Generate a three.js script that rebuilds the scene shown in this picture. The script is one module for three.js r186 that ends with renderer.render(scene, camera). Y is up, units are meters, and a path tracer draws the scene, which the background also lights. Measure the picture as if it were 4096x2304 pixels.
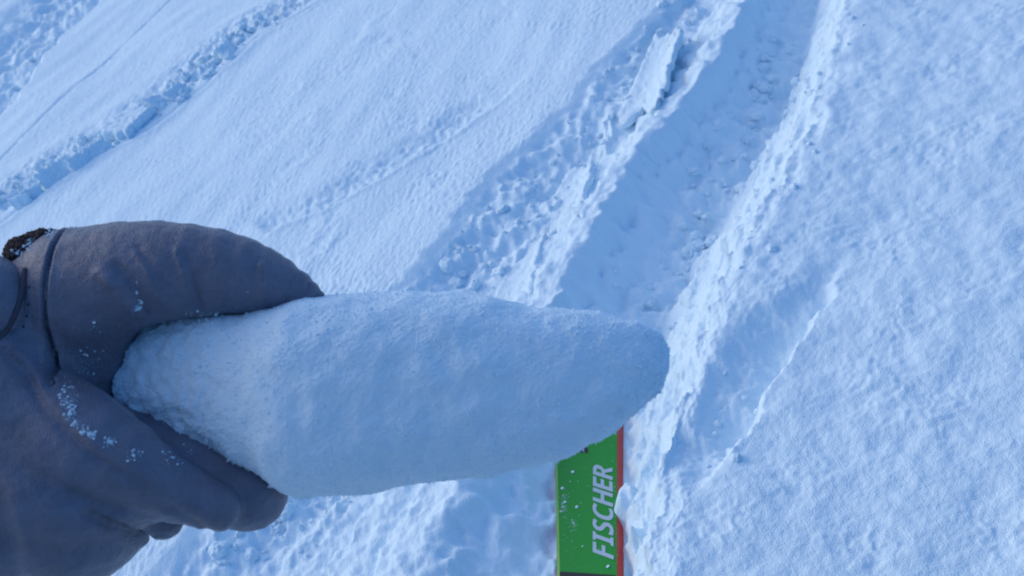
import * as THREE from 'three';
import { createNoise2D, createNoise3D } from 'simplex-noise';
import { mergeVertices, mergeGeometries } from 'three/addons/utils/BufferGeometryUtils.js';
import { FontLoader } from 'three/addons/loaders/FontLoader.js';
import { TextGeometry } from 'three/addons/geometries/TextGeometry.js';

// ---------------------------------------------------------------- camera, sky, sun, exposure
const scene = new THREE.Scene();
const CAMERA_HEIGHT = 1.09, PITCH = 33.5 * Math.PI / 180, ROLL = 20.487 * Math.PI / 180;
const camera = new THREE.PerspectiveCamera(26.24, 16 / 9, 0.02, 900);
camera.position.set(0, CAMERA_HEIGHT, 0);
camera.lookAt(0, CAMERA_HEIGHT - Math.sin(PITCH), -Math.cos(PITCH));
camera.rotateZ(-ROLL);
camera.focus = 0.8; camera.userData.fStop = 22;

const SUN = new THREE.Vector3(-0.80, 0.60, -0.52).normalize();
const sun = new THREE.DirectionalLight(new THREE.Color(1.0, 0.93, 0.80), 0.9);
sun.position.copy(SUN).multiplyScalar(12);
sun.castShadow = true; sun.shadow.radius = 60; sun.shadow.mapSize.set(2048, 2048);
Object.assign(sun.shadow.camera, { left: -5, right: 5, top: 5, bottom: -5, near: 0.5, far: 40 });
scene.add(sun, sun.target);

{ // mountain sky: deep blue overhead, paler towards the horizon, hazy round the sun
  const W = 256, H = 128, d = new Float32Array(W * H * 4), v = new THREE.Vector3();
  for (let j = 0; j < H; j++) for (let i = 0; i < W; i++) {
    const el = ((j + 0.5) / H - 0.5) * Math.PI, az = ((i + 0.5) / W) * 2 * Math.PI;
    v.set(-Math.cos(el) * Math.cos(az), Math.sin(el), -Math.cos(el) * Math.sin(az));
    const t = Math.pow(1 - Math.max(0, Math.sin(el)), 2.2);
    const o = (j * W + i) * 4, g = el > -0.1 ? Math.exp(-((v.angleTo(SUN) / 0.85) ** 2)) : 0;   // milky glow of thin haze round the sun
    d[o] = 0.028 + 0.09 * t + 1.30 * g; d[o + 1] = 0.205 + 0.15 * t + 1.17 * g; d[o + 2] = 0.61 + 0.05 * t + 0.95 * g; d[o + 3] = 1;
  }
  const sky = new THREE.DataTexture(d, W, H, THREE.RGBAFormat, THREE.FloatType);
  sky.mapping = THREE.EquirectangularReflectionMapping; sky.magFilter = THREE.LinearFilter; sky.needsUpdate = true;
  scene.background = sky; scene.environment = sky;
}
const renderer = new THREE.WebGLRenderer({ antialias: true });
renderer.toneMapping = THREE.LinearToneMapping;
renderer.toneMappingExposure = 0.94;
renderer.shadowMap.enabled = true;

// ---------------------------------------------------------------- helpers
function rng(seed) { return () => { seed |= 0; seed = seed + 0x6D2B79F5 | 0; let t = Math.imul(seed ^ seed >>> 15, 1 | seed); t = t + Math.imul(t ^ t >>> 7, 61 | t) ^ t; return ((t ^ t >>> 14) >>> 0) / 4294967296; }; }
const R = rng(7), rnd = (a, b) => a + (b - a) * R();
const n2 = createNoise2D(rng(11)), n3 = createNoise3D(rng(12));
const clamp = (x, a, b) => Math.min(b, Math.max(a, x)), lerp = (a, b, t) => a + (b - a) * t;
const smooth = (a, b, x) => { const t = clamp((x - a) / (b - a), 0, 1); return t * t * (3 - 2 * t); };
const names = new Map();
function numbered(name) { const k = names.get(name) ?? 0; names.set(name, k + 1); return k ? name + '_' + String(k).padStart(3, '0') : name; }
function tag(o, label, category, group, kind) {
  if (label) o.userData.label = label; if (category) o.userData.category = category;
  if (group) o.userData.group = group; if (kind) o.userData.kind = kind;
  return o;
}
function mesh(name, geo, mat, parent) {
  const m = new THREE.Mesh(geo, mat); m.name = parent && parent !== scene ? name : numbered(name);
  m.castShadow = m.receiveShadow = true; (parent ?? scene).add(m); return m;
}
function gridGeo(nu, nv, fn, closeU) {   // fn(i, j) -> [x, y, z]; closeU joins the last column to the first
  const p = new Float32Array(nu * nv * 3), idx = [];
  for (let j = 0; j < nv; j++) for (let i = 0; i < nu; i++) p.set(fn(i, j), (j * nu + i) * 3);
  for (let j = 0; j < nv - 1; j++) for (let i = 0; i < (closeU ? nu : nu - 1); i++) {
    const a = j * nu + i, b = j * nu + (i + 1) % nu, c = a + nu, d = b + nu;
    idx.push(a, b, d, a, d, c);
  }
  const g = new THREE.BufferGeometry();
  g.setAttribute('position', new THREE.BufferAttribute(p, 3)); g.setIndex(idx); return g;
}
function planarUV(g, tile, ax = 0, ay = 1) {
  const p = g.attributes.position, uv = new Float32Array(p.count * 2);
  for (let i = 0; i < p.count; i++) { uv[i * 2] = p.getComponent(i, ax) / tile; uv[i * 2 + 1] = p.getComponent(i, ay) / tile; }
  g.setAttribute('uv', new THREE.BufferAttribute(uv, 2)); return g;
}

// ---------------------------------------------------------------- materials
function tileNoise(size, seed, octaves) {   // periodic gradient noise, [cells, weight] per octave
  const out = new Float32Array(size * size), r = rng(seed);
  for (const [cells, w, shape] of octaves) {
    const g = Array.from({ length: cells * cells }, () => { const a = r() * 6.2832; return [Math.cos(a), Math.sin(a)]; });
    for (let y = 0; y < size; y++) for (let x = 0; x < size; x++) {
      const u = x / size * cells, v = y / size * cells, i = Math.floor(u), j = Math.floor(v), fx = u - i, fy = v - j;
      const D = (ii, jj) => { const q = g[((j + jj) % cells) * cells + (i + ii) % cells]; return q[0] * (fx - ii) + q[1] * (fy - jj); };
      const sx = fx * fx * fx * (fx * (fx * 6 - 15) + 10), sy = fy * fy * fy * (fy * (fy * 6 - 15) + 10);
      let n = lerp(lerp(D(0, 0), D(1, 0), sx), lerp(D(0, 1), D(1, 1), sx), sy) * 1.5;
      if (shape === 'billow') n = 1 - 2 * Math.abs(n) * 1.6;
      out[y * size + x] += n * w;
    }
  }
  return out;
}
function dataTex(size, arr, lo, hi) {
  const d = new Uint8Array(size * size * 4);
  for (let i = 0; i < size * size; i++) { const v = clamp((arr[i] - lo) / (hi - lo), 0, 1) * 255; d[i * 4] = d[i * 4 + 1] = d[i * 4 + 2] = v; d[i * 4 + 3] = 255; }
  const t = new THREE.DataTexture(d, size, size); t.wrapS = t.wrapT = THREE.RepeatWrapping; t.magFilter = THREE.LinearFilter; t.minFilter = THREE.LinearMipmapLinearFilter; t.generateMipmaps = true; t.needsUpdate = true; return t;
}
const grainTex = dataTex(1024, tileNoise(1024, 3, [[28, 0.5], [70, 0.55, 'billow'], [160, 0.5], [300, 0.3]]), -1.6, 1.6);
const leatherTex = dataTex(512, tileNoise(512, 5, [[16, 0.4], [60, 0.5, 'billow'], [120, 0.4]]), -1.2, 1.2);
const TILE = 0.3;
const SNOW = new THREE.Color().setRGB(0.69, 0.842, 0.94);
const snowMat = new THREE.MeshPhysicalMaterial({ name: 'snow', color: SNOW, roughness: 1, specularIntensity: 0.3, bumpMap: grainTex, bumpScale: 0.0009 });
const slabMat = new THREE.MeshPhysicalMaterial({ name: 'slab_snow', color: SNOW, roughness: 1, specularIntensity: 0.3, bumpMap: grainTex, bumpScale: 0.00022 });
const crumbMat = new THREE.MeshPhysicalMaterial({ name: 'snow_crumb', color: SNOW, roughness: 1, specularIntensity: 0.3 });

// ---------------------------------------------------------------- the snow surface
// ground coordinates: X to the right, F forward (world z = -F); a along the ski track, c across it
const TRACK = 29.4 * Math.PI / 180, sT = Math.sin(TRACK), cT = Math.cos(TRACK);
const toAC = (X, F) => [X * sT + F * cT, X * cT - F * sT], toXF = (a, c) => [a * sT + c * cT, a * cT - c * sT];
const LINE = {   // c as a function of a
  lip: [[0.834, -1.15], [1.0, -1.12], [1.237, -1.067], [1.489, -1.01], [1.6, -0.985], [1.77, -0.964], [1.85, -0.944], [1.94, -0.9], [2.07, -0.86], [2.16, -0.852], [2.22, -0.824], [2.35, -0.785], [2.6, -0.73]],
  afloor: [[0.88, -1.03], [0.95, -1.024], [1.176, -0.975], [1.57, -0.92], [1.71, -0.87], [1.975, -0.785], [2.15, -0.76], [2.45, -0.722]],
  aright: [[0.88, -0.965], [0.963, -0.956], [1.2, -0.9], [1.468, -0.865], [1.687, -0.83], [1.92, -0.765], [2.135, -0.715], [2.43, -0.672]],
  crest: [[0.866, -0.752], [0.976, -0.757], [1.043, -0.735], [1.2, -0.73], [1.392, -0.735], [1.548, -0.722], [1.744, -0.702], [1.836, -0.686], [1.987, -0.628], [2.1, -0.6], [2.347, -0.58]],
  bleft: [[0.922, -0.607], [1.119, -0.666], [1.25, -0.685], [1.39, -0.672], [1.5, -0.655], [1.616, -0.64], [1.8, -0.605], [2.09, -0.545], [2.26, -0.52]],
  bright: [[0.948, -0.5225], [1.196, -0.5765], [1.35, -0.585], [1.493, -0.59], [1.616, -0.572], [1.804, -0.536], [2.09, -0.482], [2.26, -0.468]],
  rim: [[0.883, -0.455], [1.022, -0.470], [1.157, -0.478], [1.258, -0.470], [1.408, -0.468], [1.528, -0.445], [1.622, -0.425], [1.827, -0.385], [2.252, -0.37]],
};
function lineAt(tab, a) {
  if (a <= tab[0][0]) return tab[0][1] + 0.28 * Math.min(tab[0][0] - a, 3);
  for (let i = 1; i < tab.length; i++) if (a <= tab[i][0]) return lerp(tab[i - 1][1], tab[i][1], (a - tab[i - 1][0]) / (tab[i][0] - tab[i - 1][0]));
  return tab[tab.length - 1][1];
}
const wob = (a, s, big, small) => big * n2(a * 11, s) + small * n2(a * 34, s + 5) + 0.35 * small * n2(a * 95, s + 9);
function polyDist(P, x, y) {   // [distance, signed side (> 0 to the right of travel), share along]
  let best = 1e9, side = 0, along = 0;
  for (let i = 1; i < P.length; i++) {
    const [x0, y0] = P[i - 1], [x1, y1] = P[i], dx = x1 - x0, dy = y1 - y0, t = clamp(((x - x0) * dx + (y - y0) * dy) / (dx * dx + dy * dy), 0, 1);
    const ex = x - x0 - t * dx, ey = y - y0 - t * dy, d = ex * ex + ey * ey;
    if (d < best) { best = d; side = dy * ex - dx * ey; along = (i - 1 + t) / (P.length - 1); }
  }
  return [Math.sqrt(best), Math.sign(side), along];
}
// polylines in (X, F), drawn from the near end to the far end
const GROOVE = [[-1.35, 2.4], [-1.092, 2.995], [-1.021, 3.16], [-0.964, 3.297], [-0.873, 3.454], [-0.711, 3.794], [-0.35, 4.6]];
const BAND = [[-1.25, 2.5], [-1.045, 2.704], [-0.987, 2.748], [-0.865, 2.84], [-0.713, 2.917], [-0.556, 3.115], [-0.444, 3.262], [-0.306, 3.33], [0.1, 3.7]];
const DEBRIS = [[-1.25, 3.0], [-1.162, 3.423], [-1.134, 3.661], [-1.068, 3.925], [-0.999, 4.103], [-0.8, 4.6]];
const SCUFF = [[-0.42, 2.11], [-0.371, 2.13], [-0.277, 2.132], [-0.157, 2.174], [-0.078, 2.222], [-0.009, 2.247], [0.112, 2.316], [0.3, 2.5]];
const billow = (x, y) => 1 - 2 * Math.abs(n2(x, y));
function height(X, F) {
  const r = Math.hypot(X, F), far = 1 - smooth(8, 30, r);
  let h = 0.05 * n2(X * 0.25, F * 0.25) * smooth(1.5, 6, r) + 0.006 * n2(X * 1.7, F * 1.7);
  if (X * cT - F * sT > -0.42) h -= 0.085 * Math.min(3, X * cT - F * sT + 0.42) * far;
  if (far <= 0) return h + 0.6 * smooth(20, 300, r) * n2(X * 0.01, F * 0.01);
  const [a, c] = toAC(X, F);
  // the double ski trench
  const lip = lineAt(LINE.lip, a) + wob(a, 1, 0.009, 0.006), afl = lineAt(LINE.afloor, a) + wob(a, 21, 0.008, 0.004), ari = lineAt(LINE.aright, a) + wob(a, 41, 0.010, 0.005);
  const cre = lineAt(LINE.crest, a) + wob(a, 61, 0.008, 0.005), ble = lineAt(LINE.bleft, a), bri = lineAt(LINE.bright, a), rim = lineAt(LINE.rim, a) + wob(a, 101, 0.012, 0.006);
  const nearSki = 1 - smooth(1.28, 1.40, a), deep = 0.85 + 0.3 * n2(a * 2.3, 7) + 0.15 * n2(a * 7, 3);
  const w1 = lerp(bri, rim, 0.36) + wob(a, 141, 0.011, 0.005), w2 = Math.max(w1 + 0.012, lerp(bri, rim, 0.68) + wob(a, 161, 0.011, 0.006));
  const f1 = lerp(ari, cre, 0.30) + wob(a, 181, 0.013, 0.007), f2 = Math.max(f1 + 0.012, lerp(ari, cre, 0.66) + wob(a, 191, 0.014, 0.007));
  const K = [[lip - 0.16, 0], [lip - 0.012, 0.002], [lip + 0.016, -0.009], [lerp(lip, afl, 0.5) + wob(a, 31, 0.008, 0.006), -0.026 * deep], [afl, -0.042 * deep], [ari, -0.040 * deep], [f1 - 0.004, -0.034], [f1 + 0.003, -0.021], [f2 - 0.004, -0.017], [f2 + 0.003, -0.004], [Math.max(cre, f2 + 0.008), 0.001],
    [lerp(cre, ble, 0.45) + wob(a, 121, 0.006, 0.004), lerp(-0.055, -0.045, nearSki)], [ble, lerp(-0.092, -0.083, nearSki)], [bri, lerp(-0.120, -0.085, nearSki)], [w1 - 0.004, lerp(-0.082, -0.064, nearSki)], [w1 + 0.003, lerp(-0.064, -0.050, nearSki)], [w2 - 0.004, -0.045], [w2 + 0.003, -0.026], [rim - 0.006, -0.010], [rim, 0.004], [rim + 0.03, 0.010], [rim + 0.09, 0.006], [rim + 0.2, 0]];
  let inTrench = 0;
  if (c > K[0][0] && c < K[K.length - 1][0]) {
    for (let i = 1; i < K.length; i++) if (c <= K[i][0]) {
      let t = clamp((c - K[i - 1][0]) / Math.max(1e-4, K[i][0] - K[i - 1][0]), 0, 1);
      t = lerp(t, t * t * (3 - 2 * t), i === 2 || i === 3 ? 0.35 : 0.8);
      h += far * lerp(K[i - 1][1], K[i][1], t); break;
    }
    inTrench = smooth(lip, lip + 0.02, c) * (1 - smooth(rim - 0.03, rim + 0.01, c));
  }
  const skiBed = nearSki * smooth(ble - 0.004, ble + 0.008, c) * (1 - smooth(bri - 0.008, bri + 0.004, c));
  // rubble in the troughs, drawn-out streaks on the ridge and on the right wall
  const trA = smooth(lip + 0.005, lip + 0.03, c) * (1 - smooth(ari, ari + 0.02, c)), face = smooth(ari, ari + 0.02, c) * (1 - smooth(cre - 0.01, cre + 0.02, c)), trB = smooth(cre, cre + 0.03, c) * (1 - smooth(bri + 0.01, bri + 0.04, c));
  const wall = smooth(bri, bri + 0.02, c) * (1 - smooth(rim, rim + 0.06, c));
  if (trA > 0) h += trA * (0.009 * n2(X * 13, F * 13) + 0.005 * n2(X * 30, F * 30) + 0.005 * billow(X * 34, F * 34) * smooth(-0.1, 0.6, n2(X * 6, F * 6)) + 0.0015 * n2(X * 80, F * 80));
  if (face > 0) h += face * (0.004 * n2(a * 3.5, c * 16) + 0.0035 * n2(X * 17, F * 17) + 0.0022 * n2(X * 38, F * 38) + 0.0008 * n2(X * 90, F * 90));
  if (trB > 0) h += trB * (1 - skiBed) * (0.010 * n2(X * 14, F * 14) + (0.005 + 0.007 * (1 - smooth(cre, cre + 0.07, c))) * n2(X * 27, F * 27) + 0.005 * n2(X * 48, F * 48) * smooth(-0.2, 0.6, n2(X * 8 + 9, F * 8)) + 0.0008 * n2(X * 90, F * 90) + 0.012 * Math.max(0, n2(X * 30 + 5, F * 30) - 0.15) * smooth(cre + 0.05, bri - 0.01, c));
  if (wall > 0) h += wall * (1 - skiBed) * (0.005 * n2(a * 5 + 3, c * 26) + 0.0024 * n2(X * 34, F * 34) + 0.0014 * billow(X * 60, F * 60) + 0.0006 * n2(X * 110, F * 110));
  if (nearSki > 0) h += 0.032 * Math.exp(-(((a - 1.049) / 0.024) ** 4)) * Math.exp(-(((c + 0.546) / 0.011) ** 2));   // a tongue of the wall lapping over the ski's edge
  // smooth wind-packed snow with streaks left of the trench, loose puffy snow right of it
  const left = 1 - smooth(lip - 0.02, lip + 0.01, c), right = smooth(rim - 0.01, rim + 0.06, c), near = 1 - smooth(5, 7, r);
  if (left > 0 && near > 0) {
    const patch = smooth(-0.2, 0.6, n2(X * 3.1, F * 3.1));
    h += left * near * (0.0003 * n2(a * 24, c * 66) + 0.0008 * n2(a * 65, c * 120) + (0.0002 + 0.0009 * patch) * n2(a * 46, c * 80) + 0.0007 * n2(X * 150, F * 150) + 0.0007 * Math.max(0, n2(a * 55 + 7, c * 75) - 0.45) + 0.0022 * n2(a * 3, c * 9) + 0.0016 * Math.max(0, n2(X * 26 + 11, F * 26) - 0.4));
  }
  if (right > 0 && near > 0) h += right * near * (0.003 * n2(X * 9, F * 9) + 0.0014 * n2(X * 24, F * 24) + (0.0003 + 0.0011 * smooth(-0.2, 0.8, n2(X * 6, F * 6 + 4))) * n2(X * 48 + 0.4 * n2(X * 30, F * 30), F * 48) + 0.0005 * n2(X * 88, F * 88 + 2) + 0.0025 * Math.max(0, n2(X * 19 + 3, F * 19) - 0.55));
  // the elongated hollow right of the trench
  if (a > 0.95 && a < 1.55 && c > -0.47 && c < -0.2) {
    const ce = lerp(-0.395, -0.285, (a - 1.05) / 0.4) + wob(a, 201, 0.007, 0.004), ends = smooth(0.985, 1.11, a) * (1 - smooth(1.27, 1.5, a));
    const q = ce - c, w = 0.10 * (0.55 + 0.45 * ends);   // q runs from the crisp right lip to the left
    h += -0.036 * ends * smooth(-0.002, 0.018, q) * (1 - smooth(w * 0.3, w * 1.15, q)) * (1 + 0.25 * n2(a * 16, c * 16)) + ends * 0.0022 * n2(X * 60, F * 60) * smooth(0, 0.02, q) * (1 - smooth(w * 0.6, w, q));
    
  }
  // scuffed marks on the wide smooth part
  if (left > 0 && near > 0) {
    let [d, s, t] = polyDist(GROOVE, X, F);
    if (d < 0.06) h += -0.006 * Math.exp(-((d / 0.0045) ** 2)) * (0.75 + 0.4 * n2(a * 6, 4));
    [d, s, t] = polyDist(BAND, X + 0.012 * n2(a * 8, 3), F);
    if (d < 0.24) {
      const q = d * s, w = (1 - smooth(0.02, 0.05, q)) * smooth(-0.17, -0.05, q);
      h += w * (-0.004 + 0.010 * n2(X * 13, F * 13) + 0.007 * billow(X * 24, F * 24) + 0.002 * n2(X * 60, F * 60));
      h += -0.005 * Math.exp(-(((q - 0.075) / 0.006) ** 2)) + 0.003 * Math.exp(-(((q - 0.09) / 0.012) ** 2)) + 0.006 * Math.exp(-(((q + 0.15) / 0.03) ** 2)) * (0.5 + 0.5 * n2(a * 9, 1));
    }
    [d, s, t] = polyDist(DEBRIS, X + 0.015 * n2(a * 7, 5), F);
    if (d < 0.5) {
      const q = d * s, w = 1 - smooth(-0.01, 0.04, q);
      h += w * (1 - smooth(0.25, 0.45, d)) * (-0.05 + 0.02 * n2(X * 10, F * 10) + 0.007 * billow(X * 22, F * 22) + 0.002 * n2(X * 50, F * 50));
    }
    [d, s, t] = polyDist(SCUFF, X + 0.004 * n2(a * 20, 8), F);
    if (d < 0.14) {
      const q = d * s, end = smooth(0.02, 0.12, t) * (1 - smooth(0.75, 0.95, t));
      h += end * (-0.016 * (1 - smooth(-0.004, 0.008, q)) * (1 - smooth(0.035, 0.10, -q)) * (0.7 + 0.5 * n2(a * 14, 2)) + 0.003 * Math.exp(-(((q - 0.012) / 0.008) ** 2)) + 0.003 * n2(X * 40, F * 40) * (1 - smooth(0, 0.01, q)) * (1 - smooth(0.04, 0.1, -q)));
    }
    const lumps = smooth(0.25, 0.7, n2(X * 4.5 + 20, F * 4.5)) * smooth(-1.75, -1.5, c) * (1 - smooth(-1.1, -1.0, c));
    if (lumps > 0) h += lumps * (0.0030 * n2(a * 11, c * 16) + 0.0012 * n2(a * 34, c * 60));
  }
  return h;
}
const groundY = (X, F) => height(X, F);
{
  const phis = [], radii = [];
  for (let k = 0; k < 60; k++) phis.push(-Math.PI + (k / 60) * (Math.PI - 0.62));
  for (let p = -0.62; p < 0.62; p += 0.00155) phis.push(p);
  for (let k = 1; k <= 60; k++) phis.push(0.62 + (k / 60) * (Math.PI - 0.62));
  for (let k = 0; k < 26; k++) radii.push(0.02 + 0.74 * k / 26);
  for (let r = 0.76; r < 5.0; r *= 1.0025) radii.push(r);
  for (let r = 5.0; r < 320; r *= 1.06) radii.push(r);
  const nu = phis.length, nv = radii.length;
  const g = gridGeo(nu, nv, (i, j) => { const X = radii[j] * Math.sin(phis[i]), F = radii[j] * Math.cos(phis[i]); return [X, height(X, F), -F]; });
  g.computeVertexNormals(); planarUV(g, TILE, 0, 2);
  const o = mesh('snow_ground', g, snowMat); tag(o, 'wind packed snow slope cut by a deep ski trench', null, null, 'structure');
}

// ---------------------------------------------------------------- snow lumps
function lumpGeo(seed, rough = 0.25, flat = 0.8) {
  let g = new THREE.IcosahedronGeometry(1, 5); g.deleteAttribute('normal'); g.deleteAttribute('uv'); g = mergeVertices(g, 1e-4);
  const p = g.attributes.position, v = new THREE.Vector3();
  for (let i = 0; i < p.count; i++) {
    v.fromBufferAttribute(p, i);
    const k = 1 + rough * (1.1 * n3(v.x * 1.3 + seed, v.y * 1.3, v.z * 1.3) + 0.55 * n3(v.x * 3.1, v.y * 3.1 + seed, v.z * 3.1) + 0.28 * n3(v.x * 7, v.y * 7, v.z * 7 + seed));
    p.setXYZ(i, v.x * k, v.y * k * flat, v.z * k);
  }
  g.computeVertexNormals(); return planarUV(g, 12, 0, 2);
}
const lumps = Array.from({ length: 8 }, (_, k) => lumpGeo(k * 9.7 + 1, 0.20, 0.8));
function clod(X, F, size, name, label, category, group, sink = 0.42) {
  const o = mesh(name, lumps[Math.floor(R() * 8)], crumbMat);
  o.position.set(X, groundY(X, F) + size * (0.55 - sink), -F);
  o.rotation.set(rnd(-0.6, 0.6), rnd(0, 6.28), rnd(-0.6, 0.6)); o.scale.set(size * rnd(0.8, 1.25), size * rnd(0.75, 1.1), size * rnd(0.8, 1.25));
  return tag(o, label, category, group);
}
function zone(n, a0, a1, cFrom, cTo, s0, s1, name, label, group) {
  for (let k = 0; k < n; k++) {
    const a = rnd(a0, a1), c = lerp(cFrom(a), cTo(a), R()), [X, F] = toXF(a, c);
    clod(X, F, lerp(s0, s1, Math.pow(R(), 2.2)), name, label, 'snow clod', group);
  }
}
const L = LINE, at = (k, d = 0) => (a) => lineAt(L[k], a) + d;
zone(40, 1.42, 2.45, at('afloor', -0.05), at('aright', 0.0), 0.005, 0.016, 'snow_clod', 'small broken snow clod lying in the shallow trough beside the ridge', 'clods in the shallow trough');
zone(18, 0.86, 1.08, at('lip', 0.03), at('afloor', 0.02), 0.004, 0.013, 'snow_clod', 'small snow clod in the rubble below the gloved fingers', 'clods below the glove');
zone(84, 1.40, 2.35, at('bleft', -0.03), at('bright', 0.03), 0.005, 0.017, 'snow_clod', 'small rounded snow clod on the deep trench floor', 'clods on the trench floor');
zone(12, 1.4, 2.3, at('rim', -0.04), at('rim', 0.06), 0.003, 0.009, 'snow_clod', 'small snow clod on the ragged rim of the deep trench', 'clods on the trench rim');
zone(10, 1.05, 1.25, () => -0.43, () => -0.36, 0.003, 0.007, 'snow_clod', 'tiny snow clod in the long hollow beside the trench', 'clods in the hollow');
for (let k = 0; k < 46; k++) {
  const t = R() * 5.5 + 1, i = Math.floor(t), q = t - i, X = lerp(BAND[i][0], BAND[i + 1][0], q) + rnd(-0.10, 0.03), F = lerp(BAND[i][1], BAND[i + 1][1], q) + rnd(-0.05, 0.06);
  clod(X, F, lerp(0.007, 0.022, Math.pow(R(), 1.8)), 'snow_clod', 'broken snow clod in the crumbled crust track', 'snow clod', 'clods in the crumbled crust track');
}
for (let k = 0; k < 22; k++) {
  const t = R() * 4, i = Math.floor(t), q = t - i, X = lerp(DEBRIS[i][0], DEBRIS[i + 1][0], q) + rnd(-0.2, 0.02), F = lerp(DEBRIS[i][1], DEBRIS[i + 1][1], q) + rnd(-0.05, 0.05);
  clod(X, F, lerp(0.008, 0.024, R() * R()), 'snow_clod', 'snow clod in the rubble trench past the thin straight groove', 'snow clod', 'clods past the thin groove');
}
// plates and blades of wind crust
function plateGeo(l, th, w, seed, curl = 0) {
  let g = new THREE.BoxGeometry(1, 1, 1, 40, 5, 20); g.deleteAttribute('normal'); g.deleteAttribute('uv'); g = mergeVertices(g, 1e-4);
  const p = g.attributes.position;
  for (let i = 0; i < p.count; i++) {
    let x = p.getX(i) * 2, y = p.getY(i) * 2, z = p.getZ(i) * 2;
    const e = Math.max(Math.abs(x), Math.abs(z)), round = Math.sqrt(Math.max(0, 1 - Math.pow(Math.max(0, e - 0.85) / 0.15, 2) * 0.6));
    const ang = Math.atan2(z, x), out = 1 + 0.14 * n2(Math.cos(ang) * 1.6 + seed, Math.sin(ang) * 1.6) + 0.07 * n2(Math.cos(ang) * 5, Math.sin(ang) * 5 + seed);
    const X = x * l / 2 * out, Z = z * w / 2 * out * (1 - 0.25 * x);
    p.setXYZ(i, X, y * th / 2 * round + curl * z * z * w + 0.002 * n2(X * 40 + seed, Z * 40) + 0.0009 * n2(X * 130, Z * 130 + seed), Z);
  }
  g.computeVertexNormals(); return planarUV(g, TILE, 0, 2);
}
function plate(X, F, dims, yaw, tilt, pitch, lift, label, category = 'crust plate', group) {
  const o = mesh('snow_crust_plate', plateGeo(...dims), snowMat);
  o.rotation.order = 'YXZ'; o.rotation.set(tilt, yaw, pitch); o.position.set(X, groundY(X, F) + lift, -F);
  return tag(o, label, category, group);
}
const along = Math.PI / 2 - TRACK;   // yaw that turns a plate's length along the track
plate(0.418, 2.20, [0.30, 0.018, 0.080, 3.1, 0.12], along, -0.30, 0.02, 0.006, 'long pale crust blade leaning on the ridge between the troughs');
plate(0.155, 1.89, [0.21, 0.016, 0.070, 7.4, 0.12], along + 0.05, -0.30, 0.0, 0.003, 'shorter crust blade standing in line below the longest blade');
plate(0.028, 1.73, [0.16, 0.016, 0.065, 5.2, 0.10], along + 0.08, -0.28, 0.0, 0.001, 'crust blade on the ridge flank just above the held snow block');
plate(-0.735, 2.90, [0.12, 0.03, 0.085, 9.3, 0.02], along - 0.2, 0.05, 0.0, 0.002, 'largest crust plate lying in the crumbled crust track');
for (const [X, F, l, w, yaw, tilt, pitch] of [[-0.905, 2.735, 0.075, 0.06, 0.5, 0.95, 0.1], [-0.842, 2.765, 0.06, 0.045, 0.2, 1.1, -0.15], [-0.80, 2.80, 0.055, 0.045, 0.5, 0.9, 0.2], [-0.955, 2.69, 0.05, 0.035, 0.1, 1.2, 0.1], [-0.98, 2.67, 0.045, 0.03, -0.1, 1.2, 0.25], [-0.61, 2.99, 0.06, 0.05, 0.8, 0.8, 0.2], [-0.66, 2.96, 0.05, 0.05, 0.4, 0.7, -0.2], [-0.48, 3.16, 0.06, 0.045, 0.9, 0.8, 0.1]])
  plate(X, F, [l, 0.011, w, X * 31, 0.04], along + yaw - 0.6, tilt, pitch, 0.008, 'upturned crust plate broken off along the crumbled crust track', 'crust plate', 'upturned plates in the crust track');
{ // loose crumbs too many to count
  const N = 500, im = new THREE.InstancedMesh(lumpGeo(3.3, 0.3, 0.85), crumbMat, N), m = new THREE.Matrix4(), q = new THREE.Quaternion(), e = new THREE.Euler();
  for (let k = 0; k < N; k++) {
    let a, c, s = 0.0012 + 0.0055 * Math.pow(R(), 3);
    const w = R();
    if (w < 0.55) { a = rnd(0.85, 2.45); c = lerp(lineAt(L.lip, a) + 0.02, lineAt(L.aright, a) + 0.01, R()); }
        else { const t = R() * 6 + 1, i = Math.floor(t), [aa, cc] = toAC(lerp(BAND[i][0], BAND[i + 1][0], t - i) + rnd(-0.1, 0.05), lerp(BAND[i][1], BAND[i + 1][1], t - i) + rnd(-0.05, 0.05)); a = aa; c = cc; s *= 2; }
    const [X, F] = toXF(a, c);
    m.compose(new THREE.Vector3(X, groundY(X, F) + s * 0.25, -F), q.setFromEuler(e.set(rnd(0, 6), rnd(0, 6), rnd(0, 6))), new THREE.Vector3(s, s * rnd(0.7, 1), s * rnd(0.8, 1.2)));
    im.setMatrixAt(k, m);
  }
  im.name = numbered('snow_crumbs'); im.castShadow = im.receiveShadow = true; scene.add(im);
  tag(im, 'loose snow crumbs scattered through the trench and tracks', 'snow crumbs', null, 'stuff');
}

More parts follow.
